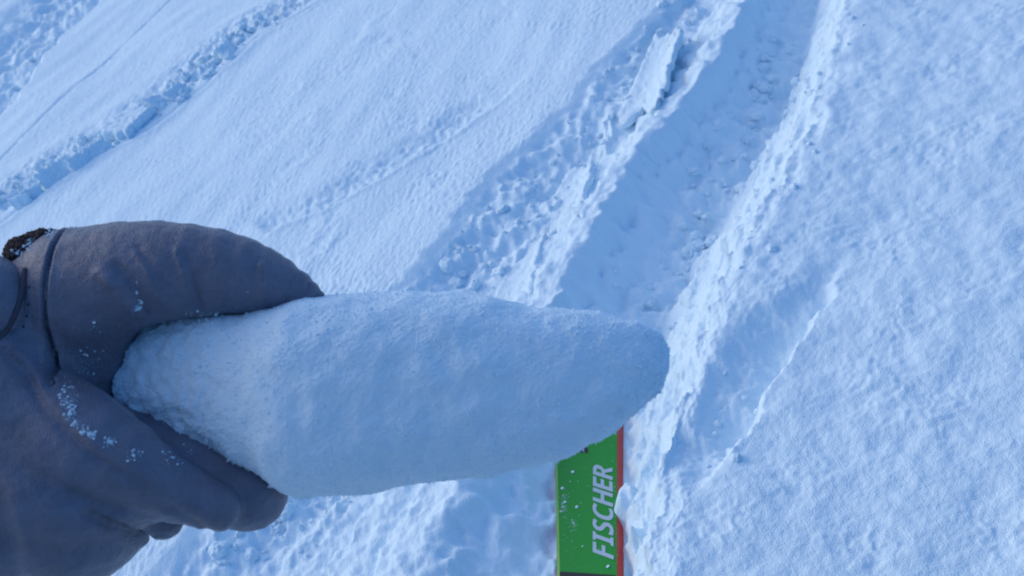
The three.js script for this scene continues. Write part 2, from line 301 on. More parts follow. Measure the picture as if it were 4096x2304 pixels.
// ---------------------------------------------------------------- the ski
const SKI_YAW = 14.2 * Math.PI / 180;
const ski = new THREE.Group(); ski.name = numbered('ski'); scene.add(ski);
ski.position.set(-0.0375, -0.07, -1.09); ski.rotation.y = -SKI_YAW;   // local -z runs to the tip, x to the ski's right
tag(ski, 'bright green ski with red side and pale lettering in the deep trench', 'ski');
{
  const greenMat = new THREE.MeshPhysicalMaterial({ name: 'green_topsheet', color: new THREE.Color().setRGB(0.012, 0.27, 0.03), roughness: 0.5, specularIntensity: 0.6, clearcoat: 0.1, clearcoatRoughness: 0.3 });
  const trimMat = new THREE.MeshPhysicalMaterial({ name: 'lime_highlight_edge', color: new THREE.Color().setRGB(0.22, 0.45, 0.03), roughness: 0.3, clearcoat: 0.5, clearcoatRoughness: 0.2 });  // lime edge strip; the bevel's highlight is painted into its lighter colour
  const redMat = new THREE.MeshStandardMaterial({ name: 'red_sidewall', color: new THREE.Color().setRGB(0.58, 0.045, 0.028), roughness: 0.5 });
  const blackMat = new THREE.MeshStandardMaterial({ name: 'black_print', color: new THREE.Color().setRGB(0.012, 0.012, 0.016), roughness: 0.5 });
  const greyMat = new THREE.MeshStandardMaterial({ name: 'pale_grey_print', color: new THREE.Color().setRGB(0.40, 0.50, 0.60), roughness: 0.6 });
  const baseMat = new THREE.MeshStandardMaterial({ name: 'ski_base', color: new THREE.Color().setRGB(0.02, 0.02, 0.02), roughness: 0.4 });
  const HW = [[-1.25, 0.020], [-1.22, 0.036], [-1.1, 0.042], [-0.5, 0.034], [0, 0.0393], [0.22, 0.0455], [0.30, 0.0485], [0.36, 0.044], [0.40, 0.030], [0.42, 0.010]];
  const hw = (t) => { for (let i = 1; i < HW.length; i++) if (t <= HW[i][0]) return lerp(HW[i - 1][1], HW[i][1], (t - HW[i - 1][0]) / (HW[i][0] - HW[i - 1][0])); return 0.01; };
  const rise = (t) => 0.10 * Math.pow(Math.max(0, t - 0.30), 2) * 4, ts = Array.from({ length: 120 }, (_, k) => lerp(-1.25, 0.42, k / 119));
  const strip = (prof) => { // prof(t) -> [[x, y], ...]
    const first = prof(0).length, g = gridGeo(first, ts.length, (i, j) => { const [x, y] = prof(ts[j])[i]; return [x, y + rise(ts[j]), -ts[j]]; }); g.computeVertexNormals(); return g;
  };
  const topsheet = mesh('topsheet', strip((t) => { const w = hw(t); return [[-w + 0.0052, 0], [-w * 0.4, 0.0004], [w * 0.4, 0.0004], [w - 0.0012, 0], [w - 0.0003, -0.0004], [w, -0.0012]]; }), greenMat, ski);
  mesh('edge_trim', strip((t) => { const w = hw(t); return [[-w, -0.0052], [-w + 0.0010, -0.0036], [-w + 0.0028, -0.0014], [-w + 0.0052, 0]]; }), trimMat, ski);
  mesh('sidewall', mergeGeometries([strip((t) => { const w = hw(t); return [[w, -0.0012], [w + 0.0058, -0.0125]]; }), strip((t) => { const w = hw(t); return [[-w - 0.0012, -0.0125], [-w, -0.0052]]; })]), redMat, ski);
  mesh('base', strip((t) => { const w = hw(t); return [[w + 0.0058, -0.0125], [w + 0.0058, -0.0140], [-w - 0.0012, -0.0140], [-w - 0.0012, -0.0125]]; }), baseMat, ski);
  { // black band across the topsheet
    const g = gridGeo(9, 40, (i, j) => { const u = i / 8, w = 0.0388, x = lerp(-w + 0.0052, w - 0.001, u), t0 = 0.0088 - 0.0235 * (x + 0.039) / 0.078, t = lerp(-0.3, t0, j / 39), ww = hw(t); return [lerp(-ww + 0.0054, ww - 0.0012, u), 0.0009, -t]; });
    g.computeVertexNormals(); mesh('black_band', g, blackMat, topsheet);
  }
  const solid = (pts, y) => { const s = new THREE.Shape(pts.map(([t, x]) => new THREE.Vector2(x, t))), g = new THREE.ExtrudeGeometry(s, { depth: 0.0004, bevelEnabled: false }); g.rotateX(-Math.PI / 2); g.translate(0, y, 0); return g; };
  mesh('black_wedge_mark', solid([[0.2120, 0.0046], [0.262, 0.0005], [0.2190, -0.0112]], 0.0006), blackMat, topsheet);
  const font = await new FontLoader().loadAsync('fonts/droid/droid_sans_bold.typeface.json');
  const letters = [];
  let pen = 0;
  for (const ch of 'FISCHER') {
    const g = new TextGeometry(ch, { font, size: 1, depth: 0.012, curveSegments: 8, bevelEnabled: false }); g.computeBoundingBox();
    const b = g.boundingBox; g.translate(pen - b.min.x, 0, 0); pen += b.max.x - b.min.x + 0.11; letters.push(g);
  }
  const text = mergeGeometries(letters); text.computeBoundingBox();
  const tb = text.boundingBox, p = text.attributes.position;
  for (let i = 0; i < p.count; i++) { // reading runs to the tip (-z), letter tops to the ski's left (-x), slanted forward
    const u = (p.getX(i) - tb.min.x) / (tb.max.x - tb.min.x), v = (p.getY(i)) / (tb.max.y);
    p.setXYZ(i, 0.0362 + 0.0022 * u - 0.0274 * v, 0.0007 + p.getZ(i) * 0.03, -(0.0111 + 0.163 * u + 0.0190 * v));
  }
  text.computeVertexNormals(); mesh('lettering', text, greyMat, topsheet);
}
{ // flecks of snow on the ski
  const put = (t, x) => { const s = Math.sin(SKI_YAW), c = Math.cos(SKI_YAW); return [-0.0375 + x * c + t * s, 1.09 + t * c - x * s]; };
  for (const [t, x, s] of [[0.1803, -0.0175, 0.0042], [0.1529, -0.0322, 0.0036], [0.1131, -0.0118, 0.0034], [0.042, -0.0042, 0.0018], [0.0016, 0.0286, 0.0032], [0.1263, -0.0284, 0.0034], [0.118, -0.0305, 0.0024], [0.110, -0.0338, 0.0022], [0.085, -0.016, 0.0022], [0.163, -0.021, 0.0012], [0.160, -0.0105, 0.0011], [0.119, -0.006, 0.0011]]) {
    const o = mesh('snow_fleck', lumps[Math.floor(R() * 8)], crumbMat), [X, F] = put(t, x);
    o.position.set(X, -0.0688, -F); o.rotation.set(0, rnd(0, 6), 0); o.scale.set(s * 0.55, s * 0.28, s * rnd(0.45, 0.75));
    tag(o, 'flat snow fleck stuck on the green ski', 'snow fleck', 'snow flecks on the ski');
  }
  const N = 520, im = new THREE.InstancedMesh(lumps[2], crumbMat, N), m = new THREE.Matrix4(), q = new THREE.Quaternion(), e = new THREE.Euler();
  for (let k = 0; k < N; k++) {
    let t, x; const w = R();
    if (w < 0.45) { t = 0.125 + 0.03 * n2(k, 1); x = -0.029 + 0.007 * n2(k, 2); } else if (w < 0.6) { t = 0.082 + 0.02 * n2(k, 3); x = -0.016 + 0.006 * n2(k, 4); } else if (w < 0.8) { t = rnd(0.0, 0.25); x = 0.0405 + 0.004 * n2(k, 5); } else { t = rnd(-0.02, 0.25); x = rnd(-0.036, 0.036); }
    const [X, F] = put(t, x), s = 0.00014 + 0.0004 * Math.pow(R(), 4);
    m.compose(new THREE.Vector3(X, -0.0694 + (x > 0.041 ? -0.004 : 0), -F), q.setFromEuler(e.set(0, rnd(0, 6), 0)), new THREE.Vector3(s, s * 0.6, s)); im.setMatrixAt(k, m);
  }
  im.name = numbered('snow_dust'); im.castShadow = im.receiveShadow = true; scene.add(im); tag(im, 'fine snow dust sprinkled over the green ski', 'snow dust', null, 'stuff');
}

// ---------------------------------------------------------------- the hand's own frame (centimetres while modelling; x and y across the hand, z to the thumb side)
const HAND = new THREE.Matrix4().makeBasis(new THREE.Vector3(0.93675, -0.29186, 0.19318), new THREE.Vector3(0.35, 0.78114, -0.51703), new THREE.Vector3(0, 0.55194, 0.83389)).setPosition(0, 0.81403, -0.41694);
function held(name, [cx, cy, cz]) { // a group at a point of that frame
  const g = new THREE.Group(); g.name = numbered(name); scene.add(g);
  new THREE.Matrix4().multiplyMatrices(HAND, new THREE.Matrix4().makeTranslation(cx / 100, cy / 100, cz / 100)).decompose(g.position, g.quaternion, g.scale);
  g.scale.set(1, 1, 1); g.userData.origin = undefined; delete g.userData.origin; return g;
}
const toLocal = (g, [cx, cy, cz]) => { g.translate(-cx, -cy, -cz); g.scale(0.01, 0.01, 0.01); return g; };

// the block of snow
const TOP = [[-16.7, -3.8], [-16.4, -2.4], [-15.5, -1.45], [-14.24, -1.11], [-13.03, -1.07], [-11.61, -1.11], [-10.4, -0.99], [-9.49, -0.74], [-9.08, -0.47], [-7.56, -0.31], [-5.54, -0.16], [-3.01, -0.16], [-1.5, -0.26], [-0.69, -0.4], [0.12, -0.71], [2.04, -0.91], [3.56, -1.05], [4.37, -1.17], [5.08, -1.38], [5.58, -1.62], [5.99, -1.95], [6.19, -2.41], [6.27, -2.81]];
const BOT = [[-16.7, -4.7], [-16.3, -5.75], [-14.64, -6.2], [-12.62, -6.65], [-11.1, -7.06], [-10.09, -7.51], [-9.39, -8.02], [-9.08, -8.5], [-6.55, -8.29], [-3.52, -7.87], [-0.49, -7.48], [1.72, -7.01], [2.85, -6.5], [3.76, -6.05], [4.47, -5.49], [5.18, -4.94], [5.58, -4.58], [5.99, -4.03], [6.19, -3.32], [6.27, -2.91]];
const tabRaw = (T, x) => { if (x <= T[0][0]) return T[0][1]; for (let i = 1; i < T.length; i++) if (x <= T[i][0]) return lerp(T[i - 1][1], T[i][1], (x - T[i - 1][0]) / (T[i][0] - T[i - 1][0])); return T[T.length - 1][1]; };
const tabAt = (T, x) => { const e = 0.75 * smooth(6.2, 5.0, x) * smooth(-16.6, -15.8, x); let s = 0; for (let k = -4; k <= 4; k++) s += tabRaw(T, x + e * k / 4); return s / 9; };
const BLOCK = [-5, -4.3, 0];
function blockPoint(u, ang) {   // u 0..1 along, ang round the section; centimetres
  const x = lerp(-16.7, 6.27, 0.5 - 0.5 * Math.cos(Math.PI * lerp(0.04, 0.96, u)) ) , yt = tabAt(TOP, x), yb = tabAt(BOT, x), hy = (yt - yb) / 2, ym = (yt + yb) / 2;
  const hz = 2.9 * Math.pow(clamp(hy / 3.6, 0.02, 1.2), 0.75) * (x < -9 ? lerp(0.8, 1, smooth(-15, -9, x)) : 1);
  const ca = Math.cos(ang), sa = Math.sin(ang), e = 0.80;
  let z = hz * Math.sign(ca) * Math.pow(Math.abs(ca), e), y = ym + hy * Math.sign(sa) * Math.pow(Math.abs(sa), e);
  z -= 2.1 * (1 - smooth(-16.5, -8.5, x));
  return [x, y, z];
}
function blockNoise(x, y, z) {
  return (0.09 * n3(x * 1.4, y * 1.4, z * 1.4) + 0.02 * n3(x * 4, y * 4, z * 4) + 0.012 * n3(x * 11, y * 11, z * 11)) * (1 - smooth(-15.5, -9, x)) + 0.10 * n3(x * 0.5, y * 0.5, z * 0.5) + 0.03 * n3(x * 1.3, y * 1.3, z * 1.3) + 0.014 * n3(x * 4, y * 4, z * 4) + 0.012 * n3(x * 9, y * 9, z * 9) + 0.012 * n3(x * 19, y * 19, z * 19);
}
{
  const block = held('snow_block', BLOCK); tag(block, 'long rounded block of snow gripped in the gloved hand', 'snow block');
  const NU = 400, NV = 400, uOf = (j) => j / (NV - 1);
  let g = gridGeo(NU, NV, (i, j) => blockPoint(uOf(j), i / NU * 2 * Math.PI), true);
  { // close the ends
    const p = Array.from(g.attributes.position.array), idx = Array.from(g.index.array);
    for (const [row, flip] of [[0, 1], [NV - 1, 0]]) {
      let c = [0, 0, 0]; for (let i = 0; i < NU; i++) for (let k = 0; k < 3; k++) c[k] += p[(row * NU + i) * 3 + k] / NU;
      const n = p.length / 3; p.push(...c);
      for (let i = 0; i < NU; i++) { const a = row * NU + i, b = row * NU + (i + 1) % NU; flip ? idx.push(b, a, n) : idx.push(a, b, n); }
    }
    g = new THREE.BufferGeometry(); g.setAttribute('position', new THREE.Float32BufferAttribute(p, 3)); g.setIndex(idx);
  }
  g.computeVertexNormals();
  const P = g.attributes.position, N = g.attributes.normal, flip = N.getZ(0) < 0 ? -1 : 1;
  for (let i = 0; i < P.count; i++) { const k = blockNoise(P.getX(i), P.getY(i), P.getZ(i)) * flip; P.setXYZ(i, P.getX(i) + N.getX(i) * k, P.getY(i) + N.getY(i) * k, P.getZ(i) + N.getZ(i) * k); }
  if (flip < 0) { const ix = g.index.array; for (let i = 0; i < ix.length; i += 3) { const t = ix[i]; ix[i] = ix[i + 1]; ix[i + 1] = t; } }
  toLocal(g, BLOCK); g.computeVertexNormals(); planarUV(g, 0.12, 0, 1);
  mesh('compact_snow', g, slabMat, block);
  // ice crystals bristling from the surface
  const needle = new THREE.OctahedronGeometry(1, 0), C = 9000, im = new THREE.InstancedMesh(needle, crumbMat, C), m = new THREE.Matrix4(), q = new THREE.Quaternion(), up = new THREE.Vector3(0, 1, 0), dir = new THREE.Vector3(), LP = g.attributes.position, LN = g.attributes.normal;
  for (let k = 0; k < C; k++) {
    const i = Math.floor(R() * LP.count), s = (0.02 + 0.055 * Math.pow(R(), 3)) / 100 * (1 + 1.0 * Math.max(0, n3(LP.getX(i) * 70, LP.getY(i) * 70, LP.getZ(i) * 70)));
    dir.set(LN.getX(i) + rnd(-0.45, 0.45), LN.getY(i) + rnd(-0.45, 0.45), LN.getZ(i) + rnd(-0.45, 0.45)).normalize();
    m.compose(new THREE.Vector3(LP.getX(i) + dir.x * s * 0.5, LP.getY(i) + dir.y * s * 0.5, LP.getZ(i) + dir.z * s * 0.5), q.setFromUnitVectors(up, dir), new THREE.Vector3(s * 0.4, s, s * 0.4)); im.setMatrixAt(k, m);
  }
  const G = 30000, grain = mergeVertices(new THREE.IcosahedronGeometry(1, 1).deleteAttribute('normal').deleteAttribute('uv')), gr = new THREE.InstancedMesh(grain, crumbMat, G); grain.computeVertexNormals();
  for (let k = 0; k < G; k++) {
    const i = Math.floor(R() * LP.count), s = (0.014 + 0.03 * Math.pow(R(), 3)) / 100;
    dir.set(rnd(-1, 1), rnd(-1, 1), rnd(-1, 1)).normalize();
    m.compose(new THREE.Vector3(LP.getX(i), LP.getY(i), LP.getZ(i)), q.setFromUnitVectors(up, dir), new THREE.Vector3(s, s, s * rnd(0.7, 1.3))); gr.setMatrixAt(k, m);
  }
  gr.name = 'snow_granules'; gr.userData.kind = 'stuff'; gr.castShadow = gr.receiveShadow = true; block.add(gr);
  im.name = 'ice_crystals'; im.userData.kind = 'stuff'; im.castShadow = im.receiveShadow = true; block.add(im);
}

// ---------------------------------------------------------------- the glove
const HANDCHAINS = {
  thumb: [[-17.8, 0.02, -0.2, 2.39], [-14.6, 0.65, 0.2, 2.08], [-11.6, 0.61, 0.0, 1.68], [-9.42, 0.1, -0.2, 1.08], [-7.8, -0.32, -0.1, 0.26]],
  web: [[-17.58, -0.49, -0.6, 2.3], [-18.14, -3.46, -2.2, 2.01]],
  palm: [[-20.03, -3.73, -3, 2.79], [-18.35, -6.71, -2.8, 2.67]],
  hollow: [[-17.3, -0.6, -2.2, 2.0], [-15.6, -2.2, -4.2, 1.9], [-15.4, -4.6, -4.8, 2.1], [-16.6, -6.6, -3.8, 2.2]],
  wrist: [[-25.52, -1.82, -0.5, 3.37], [-21.49, -1.76, -0.4, 3.06], [-21.06, -5.48, 0.6, 4.0]],
  heel: [[-25.36, -7.24, 0.8, 4.78], [-18.23, -8.11, 0.7, 4.04]],
  near: [[-18.1, -5.5, 1.6, 2.25], [-15.8, -6.35, 2.3, 1.84], [-13.89, -7.62, 1.9, 1.42], [-11.61, -8.73, 1.2, 0.91]],
  far: [[-16.45, -6.57, -0.9, 1.85], [-13.36, -7.55, -0.9, 1.96], [-10.87, -8.34, -0.9, 1.67]],
  low: [[-16.4, -9.05, 0.2, 1.51], [-14.14, -9.39, 0, 0.83]],
};
function cone(p, A, B) {   // distance to a tapered capsule
  const dx = B[0] - A[0], dy = B[1] - A[1], dz = B[2] - A[2], ex = p[0] - A[0], ey = p[1] - A[1], ez = p[2] - A[2], t = clamp((ex * dx + ey * dy + ez * dz) / (dx * dx + dy * dy + dz * dz), 0, 1);
  return Math.hypot(ex - t * dx, ey - t * dy, ez - t * dz) - lerp(A[3], B[3], t);
}
const smin = (a, b, k) => { const h = clamp(0.5 + 0.5 * (b - a) / k, 0, 1); return lerp(b, a, h) - k * h * (1 - h); };
const chain = (p, C) => { let d = 1e9; for (let i = 1; i < C.length; i++) d = Math.min(d, cone(p, C[i - 1], C[i])); return d; };
const SEAM = [[-17.96, 2.4], [-18.0, 1.03], [-18.1, -0.49], [-18.18, -1.5], [-18.1, -2.31], [-17.93, -3.22], [-17.58, -3.72]];
const WELT = [[-19.3, -2.1], [-18.18, -3.32], [-17.37, -4.23], [-16.36, -5.04], [-15.05, -6.15]];
const FOLDS = [   // line, height (+ ridge, - crease), width
  [[[-14.6, 1.4], [-14.24, 0.93], [-13.73, 0.02], [-13.61, -0.79]], 0.06, 0.13], [[[-13.05, 1.45], [-12.72, 0.63], [-12.6, -0.69]], 0.06, 0.12], [[[-9.95, 0.95], [-9.83, 0.53], [-9.97, -0.49]], 0.07, 0.09],
  [[[-15.3, 0.9], [-14.75, 0.35], [-14.5, -0.1], [-14.45, -0.9]], -0.10, 0.2], [[[-15.9, 0.6], [-15.2, 0.0], [-14.9, -0.8]], 0.10, 0.3], [[[-12.8, 1.4], [-12.45, 0.6], [-12.35, -0.6]], -0.06, 0.16], [[[-11.6, 1.2], [-11.3, 0.6], [-11.35, -0.5]], 0.035, 0.12], [[[-19.5, -2.35], [-18.4, -3.55], [-17.6, -4.5], [-16.6, -5.35], [-15.3, -6.45], [-13.9, -7.4]], -0.07, 0.16], [[[-20.7, -8.0], [-19.0, -9.2], [-17.0, -9.7], [-15.4, -9.6]], -0.09, 0.5], [[[-17.2, -7.5], [-15.6, -8.0], [-14.0, -8.6], [-12.6, -9.2]], -0.05, 0.3], [[[-14.5, 1.5], [-14.0, 0.9], [-13.45, 0.0]], -0.05, 0.18],
  [[[-19.7, -6.05], [-18.89, -7.56], [-18.59, -9.59], [-18.64, -11.61]], -0.12, 0.5], [[[-19.2, -6.0], [-18.3, -7.5], [-18.0, -9.5]], 0.07, 0.35], [[[-15.86, -8.47], [-15.05, -9.18], [-14.64, -9.99]], -0.18, 0.22], [[[-13.03, -8.37], [-12.12, -9.08], [-11.81, -9.69]], -0.06, 0.2],
  [[[-20.4, -5.2], [-18.9, -6.3], [-17.2, -7.1], [-15.2, -8.3]], -0.10, 0.4],
];
function rounded(C, n) { // joints resampled along a smooth curve
  const out = [], K = C.length - 1, cr = (a, b, c, d, t) => 0.5 * (2 * b + (c - a) * t + (2 * a - 5 * b + 4 * c - d) * t * t + (3 * b - a - 3 * c + d) * t * t * t);
  for (let k = 0; k <= n; k++) { const u = Math.min(k / n * K, K - 1e-6), i = Math.floor(u), t = u - i, P = (q) => C[clamp(q, 0, K)]; out.push([0, 1, 2, 3].map((m) => cr(P(i - 1)[m], P(i)[m], P(i + 1)[m], P(i + 2)[m], t))); }
  return out;
}
HANDCHAINS.thumb = rounded(HANDCHAINS.thumb, 11); HANDCHAINS.near = rounded(HANDCHAINS.near, 7);
function gloveField(p) {
  const H = HANDCHAINS;
  let d = smin(chain(p, H.thumb), chain(p, H.web), 0.9);
  d = smin(d, chain(p, H.palm), 0.8); d = smin(d, chain(p, H.hollow), 0.8); d = smin(d, chain(p, H.wrist), 1.1);
  let l = smin(chain(p, H.heel), chain(p, H.near), 1.0); l = smin(l, chain(p, H.low), 0.5); l = smin(l, chain(p, H.far), 0.4);
  d = smin(d, l, 0.45);
  if (Math.abs(d) < 0.8) {
    if (p[2] > -2.5) {
      for (const [P, h, w] of FOLDS) { const q = polyDist(P, p[0], p[1])[0]; if (q < w * 3) d -= 1.7 * h * Math.exp(-((q / w) ** 2)); }
      const s = polyDist(SEAM, p[0], p[1])[0]; if (s < 0.5) d += 0.26 * Math.exp(-((s / 0.08) ** 2)) - 0.05 * Math.exp(-(((s - 0.2) / 0.12) ** 2));
      const w = polyDist(WELT, p[0], p[1])[0]; if (w < 0.8) d -= 0.10 * Math.exp(-((w / 0.22) ** 2));
    }
    d += 0.035 * n3(p[0] * 0.7, p[1] * 0.7, p[2] * 0.7) + 0.016 * n3(p[0] * 2, p[1] * 2, p[2] * 2);
  }
  return d;
}
function surfaceNet(field, lo, hi, cell) {   // smooth closed surface of a distance field
  const n = [0, 1, 2].map((k) => Math.ceil((hi[k] - lo[k]) / cell) + 1), [nx, ny, nz] = n, F = new Float32Array(nx * ny * nz), p = [0, 0, 0];
  for (let k = 0; k < nz; k++) for (let j = 0; j < ny; j++) { // coarse skip: far cells keep a safe value
    for (let i = 0; i < nx; i++) { p[0] = lo[0] + i * cell; p[1] = lo[1] + j * cell; p[2] = lo[2] + k * cell; const v = field(p); F[(k * ny + j) * nx + i] = v; const skip = Math.floor((Math.abs(v) - 2.2 * cell - 0.3) / cell / 1.3); if (skip > 1) { for (let s = 1; s <= skip && i + 1 < nx; s++) { i++; F[(k * ny + j) * nx + i] = v; } } }
  }
  const id = new Int32Array(nx * ny * nz).fill(-1), pos = [], idx = [];
  const g = (i, j, k) => F[(k * ny + j) * nx + i];
  for (let k = 0; k < nz - 1; k++) for (let j = 0; j < ny - 1; j++) for (let i = 0; i < nx - 1; i++) {
    let c = 0, x = 0, y = 0, z = 0, inside = 0; const v = [];
    for (let b = 0; b < 8; b++) { v[b] = g(i + (b & 1), j + (b >> 1 & 1), k + (b >> 2)); if (v[b] < 0) inside++; }
    if (!inside || inside === 8) continue;
    for (const [a, b] of [[0, 1], [2, 3], [4, 5], [6, 7], [0, 2], [1, 3], [4, 6], [5, 7], [0, 4], [1, 5], [2, 6], [3, 7]]) if ((v[a] < 0) !== (v[b] < 0)) {
      const t = v[a] / (v[a] - v[b]); c++; x += lerp(a & 1, b & 1, t); y += lerp(a >> 1 & 1, b >> 1 & 1, t); z += lerp(a >> 2, b >> 2, t);
    }
    id[(k * ny + j) * nx + i] = pos.length / 3; pos.push(lo[0] + (i + x / c) * cell, lo[1] + (j + y / c) * cell, lo[2] + (k + z / c) * cell);
  }
  const q = (a, b, c, d, f) => { if (a < 0 || b < 0 || c < 0 || d < 0) return; f ? idx.push(a, b, c, a, c, d) : idx.push(a, c, b, a, d, c); }, I = (i, j, k) => id[(k * ny + j) * nx + i];
  for (let k = 1; k < nz - 1; k++) for (let j = 1; j < ny - 1; j++) for (let i = 1; i < nx - 1; i++) {
    const s = g(i, j, k) < 0;
    if (s !== g(i + 1, j, k) < 0) q(I(i, j - 1, k - 1), I(i, j, k - 1), I(i, j, k), I(i, j - 1, k), s);
    if (s !== g(i, j + 1, k) < 0) q(I(i - 1, j, k - 1), I(i - 1, j, k), I(i, j, k), I(i, j, k - 1), s);
    if (s !== g(i, j, k + 1) < 0) q(I(i - 1, j - 1, k), I(i, j - 1, k), I(i, j, k), I(i - 1, j, k), s);
  }
  const geo = new THREE.BufferGeometry(); geo.setAttribute('position', new THREE.Float32BufferAttribute(pos, 3)); geo.setIndex(idx);
  const P = geo.attributes.position, e = 0.02, nrm = new Float32Array(P.count * 3);
  for (let i = 0; i < P.count; i++) {
    const o = [P.getX(i), P.getY(i), P.getZ(i)]; let G;
    for (let it = 0; it < 2; it++) {
      const f = field(o); G = [0, 1, 2].map((k) => { const b = [...o]; b[k] += e; return (field(b) - f) / e; });
      const l2 = G[0] ** 2 + G[1] ** 2 + G[2] ** 2, m = clamp(f / Math.max(l2, 0.3), -cell, cell); for (let k = 0; k < 3; k++) o[k] -= G[k] * m * 0.8;
    }
    const l = Math.hypot(...G) || 1; P.setXYZ(i, ...o); nrm.set([G[0] / l, G[1] / l, G[2] / l], i * 3);
  }
  geo.setAttribute('normal', new THREE.BufferAttribute(nrm, 3)); return geo;
}
{
  const AT = [-18, -4, 0], glove = held('leather_glove', AT);
  tag(glove, 'tan leather ski glove with seams and fleece lining gripping the snow block', 'glove');
  const leather = new THREE.MeshPhysicalMaterial({ name: 'tan_leather', color: 0xffffff, vertexColors: true, roughness: 0.44, bumpMap: leatherTex, bumpScale: 0.0005, specularIntensity: 1, sheen: 0.5, sheenRoughness: 0.45, sheenColor: new THREE.Color(0.8, 0.85, 1) });
  const dark = new THREE.MeshStandardMaterial({ name: 'dark_thread', color: new THREE.Color().setRGB(0.03, 0.025, 0.03), roughness: 0.9 });
  const fleeceMat = new THREE.MeshStandardMaterial({ name: 'brown_fleece', color: new THREE.Color().setRGB(0.045, 0.028, 0.032), roughness: 1 });
  const paint = (g) => { // leather mottling
    const p = g.attributes.position, c = new Float32Array(p.count * 3);
    for (let i = 0; i < p.count; i++) {
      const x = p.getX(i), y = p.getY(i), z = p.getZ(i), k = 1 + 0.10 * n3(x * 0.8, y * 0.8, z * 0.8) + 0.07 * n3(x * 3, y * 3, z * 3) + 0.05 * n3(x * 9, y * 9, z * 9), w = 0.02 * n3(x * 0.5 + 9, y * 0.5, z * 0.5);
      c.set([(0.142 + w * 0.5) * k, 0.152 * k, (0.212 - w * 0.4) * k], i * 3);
    }
    g.setAttribute('color', new THREE.BufferAttribute(c, 3)); return g;
  };
  const shell = surfaceNet(gloveField, [-31.5, -13.6, -7.6], [-7.2, 3.4, 6.6], 0.15);
  paint(shell); toLocal(shell, AT); planarUV(shell, 0.05, 0, 1); const shellMesh = mesh('leather_shell', shell, leather, glove);
  console.log('glove', shell.attributes.position.count);
  const front = (x, y, field = gloveField) => { let z = 6.5; for (let i = 0; i < 80; i++) { const d = field([x, y, z]); if (d < 0.01) break; z -= Math.max(0.02, d * 0.6); if (z < -6) break; } return z; };
  // wrist panel overlapping the hand, running back to the cuff
  const CUFF = [[-33, -3.2, 2.2, 4.4], [-24, -1.2, 0.7, 2.9], [-20.85, -0.62, 1.35, 1.98]];
  const cuffField = (p) => { let d = chain(p, CUFF) + 0.03 * n3(p[0] * 0.6, p[1] * 0.6, p[2] * 0.6 + 4) + 0.012 * n3(p[0] * 2.2, p[1] * 2.2, p[2] * 2.2); return d; };
  const cuff = surfaceNet(cuffField, [-37, -8.5, -4], [-18.4, 2.6, 7.2], 0.16);
  paint(cuff); toLocal(cuff, AT); planarUV(cuff, 0.05, 0, 1); const panel = mesh('wrist_panel', cuff, leather, glove);
  const GAUNT = [[-48, -11, 6, 6.8], [-38, -8.5, 3.5, 6.2], [-30, -6.2, 1.4, 5.0]];
  const ga = surfaceNet((p) => smin(chain(p, GAUNT), 99, 0.1) + 0.06 * n3(p[0] * 0.35, p[1] * 0.35, p[2] * 0.35), [-56, -18.5, -4], [-24, 0.5, 13.5], 0.35);
  paint(ga); toLocal(ga, AT); planarUV(ga, 0.05, 0, 1); mesh('gauntlet', ga, leather, glove);
  // fleece lining peeping out at the wrist
  const FL = [[-19.75, 1.35, 0.2, 0.72], [-18.95, 1.85, 0.15, 0.55], [-18.1, 2.1, -0.2, 0.3]];
  const fl = surfaceNet((p) => chain(p, FL) + 0.07 * n3(p[0] * 5, p[1] * 5, p[2] * 5) + 0.05 * n3(p[0] * 11, p[1] * 11, p[2] * 11), [-21, 0.2, -1.2], [-16, 3.2, 1.4], 0.06);
  toLocal(fl, AT); mesh('fleece_lining', fl, fleeceMat, glove);
  // rolled dark binding round the wrist panel
  const bind = new THREE.CatmullRomCurve3([[-19.02, 0.75], [-19.0, 0.2], [-19.05, -0.4], [-19.2, -1.05], [-19.55, -1.7], [-20.1, -2.3], [-20.75, -2.68], [-21.6, -3.0]].map(([x, y]) => new THREE.Vector3(x, y, front(x, y, (p) => Math.min(gloveField(p), cuffField(p))) + 0.0)));
  mesh('edge_binding', toLocal(new THREE.TubeGeometry(bind, 80, 0.13, 10), AT), new THREE.MeshStandardMaterial({ name: 'dark_binding', color: new THREE.Color().setRGB(0.05, 0.05, 0.075), roughness: 0.8 }), panel);
  // stitches
  const outer = (p) => Math.min(gloveField(p), cuffField(p)), st = new THREE.SphereGeometry(0.055, 8, 6);
  for (const [x, y] of [[-19.95, -2.53], [-19.45, -3.06], [-19.72, -3.39], [-20.04, -3.87], [-20.31, -4.25], [-20.56, -4.65], [-20.67, -2.91], [-20.31, -2.76], [-18.75, 0.02], [-18.8, -0.64], [-18.9, -1.09], [-19.0, -1.5]]) {
    const g = st.clone(); g.scale(0.8, 1.3, 0.5); g.translate(x, y, front(x, y, outer)); toLocal(g, AT); mesh('stitch', g, dark, shellMesh);
  }
  // snow caught on the glove
  const rr = rng(99), pts = [];
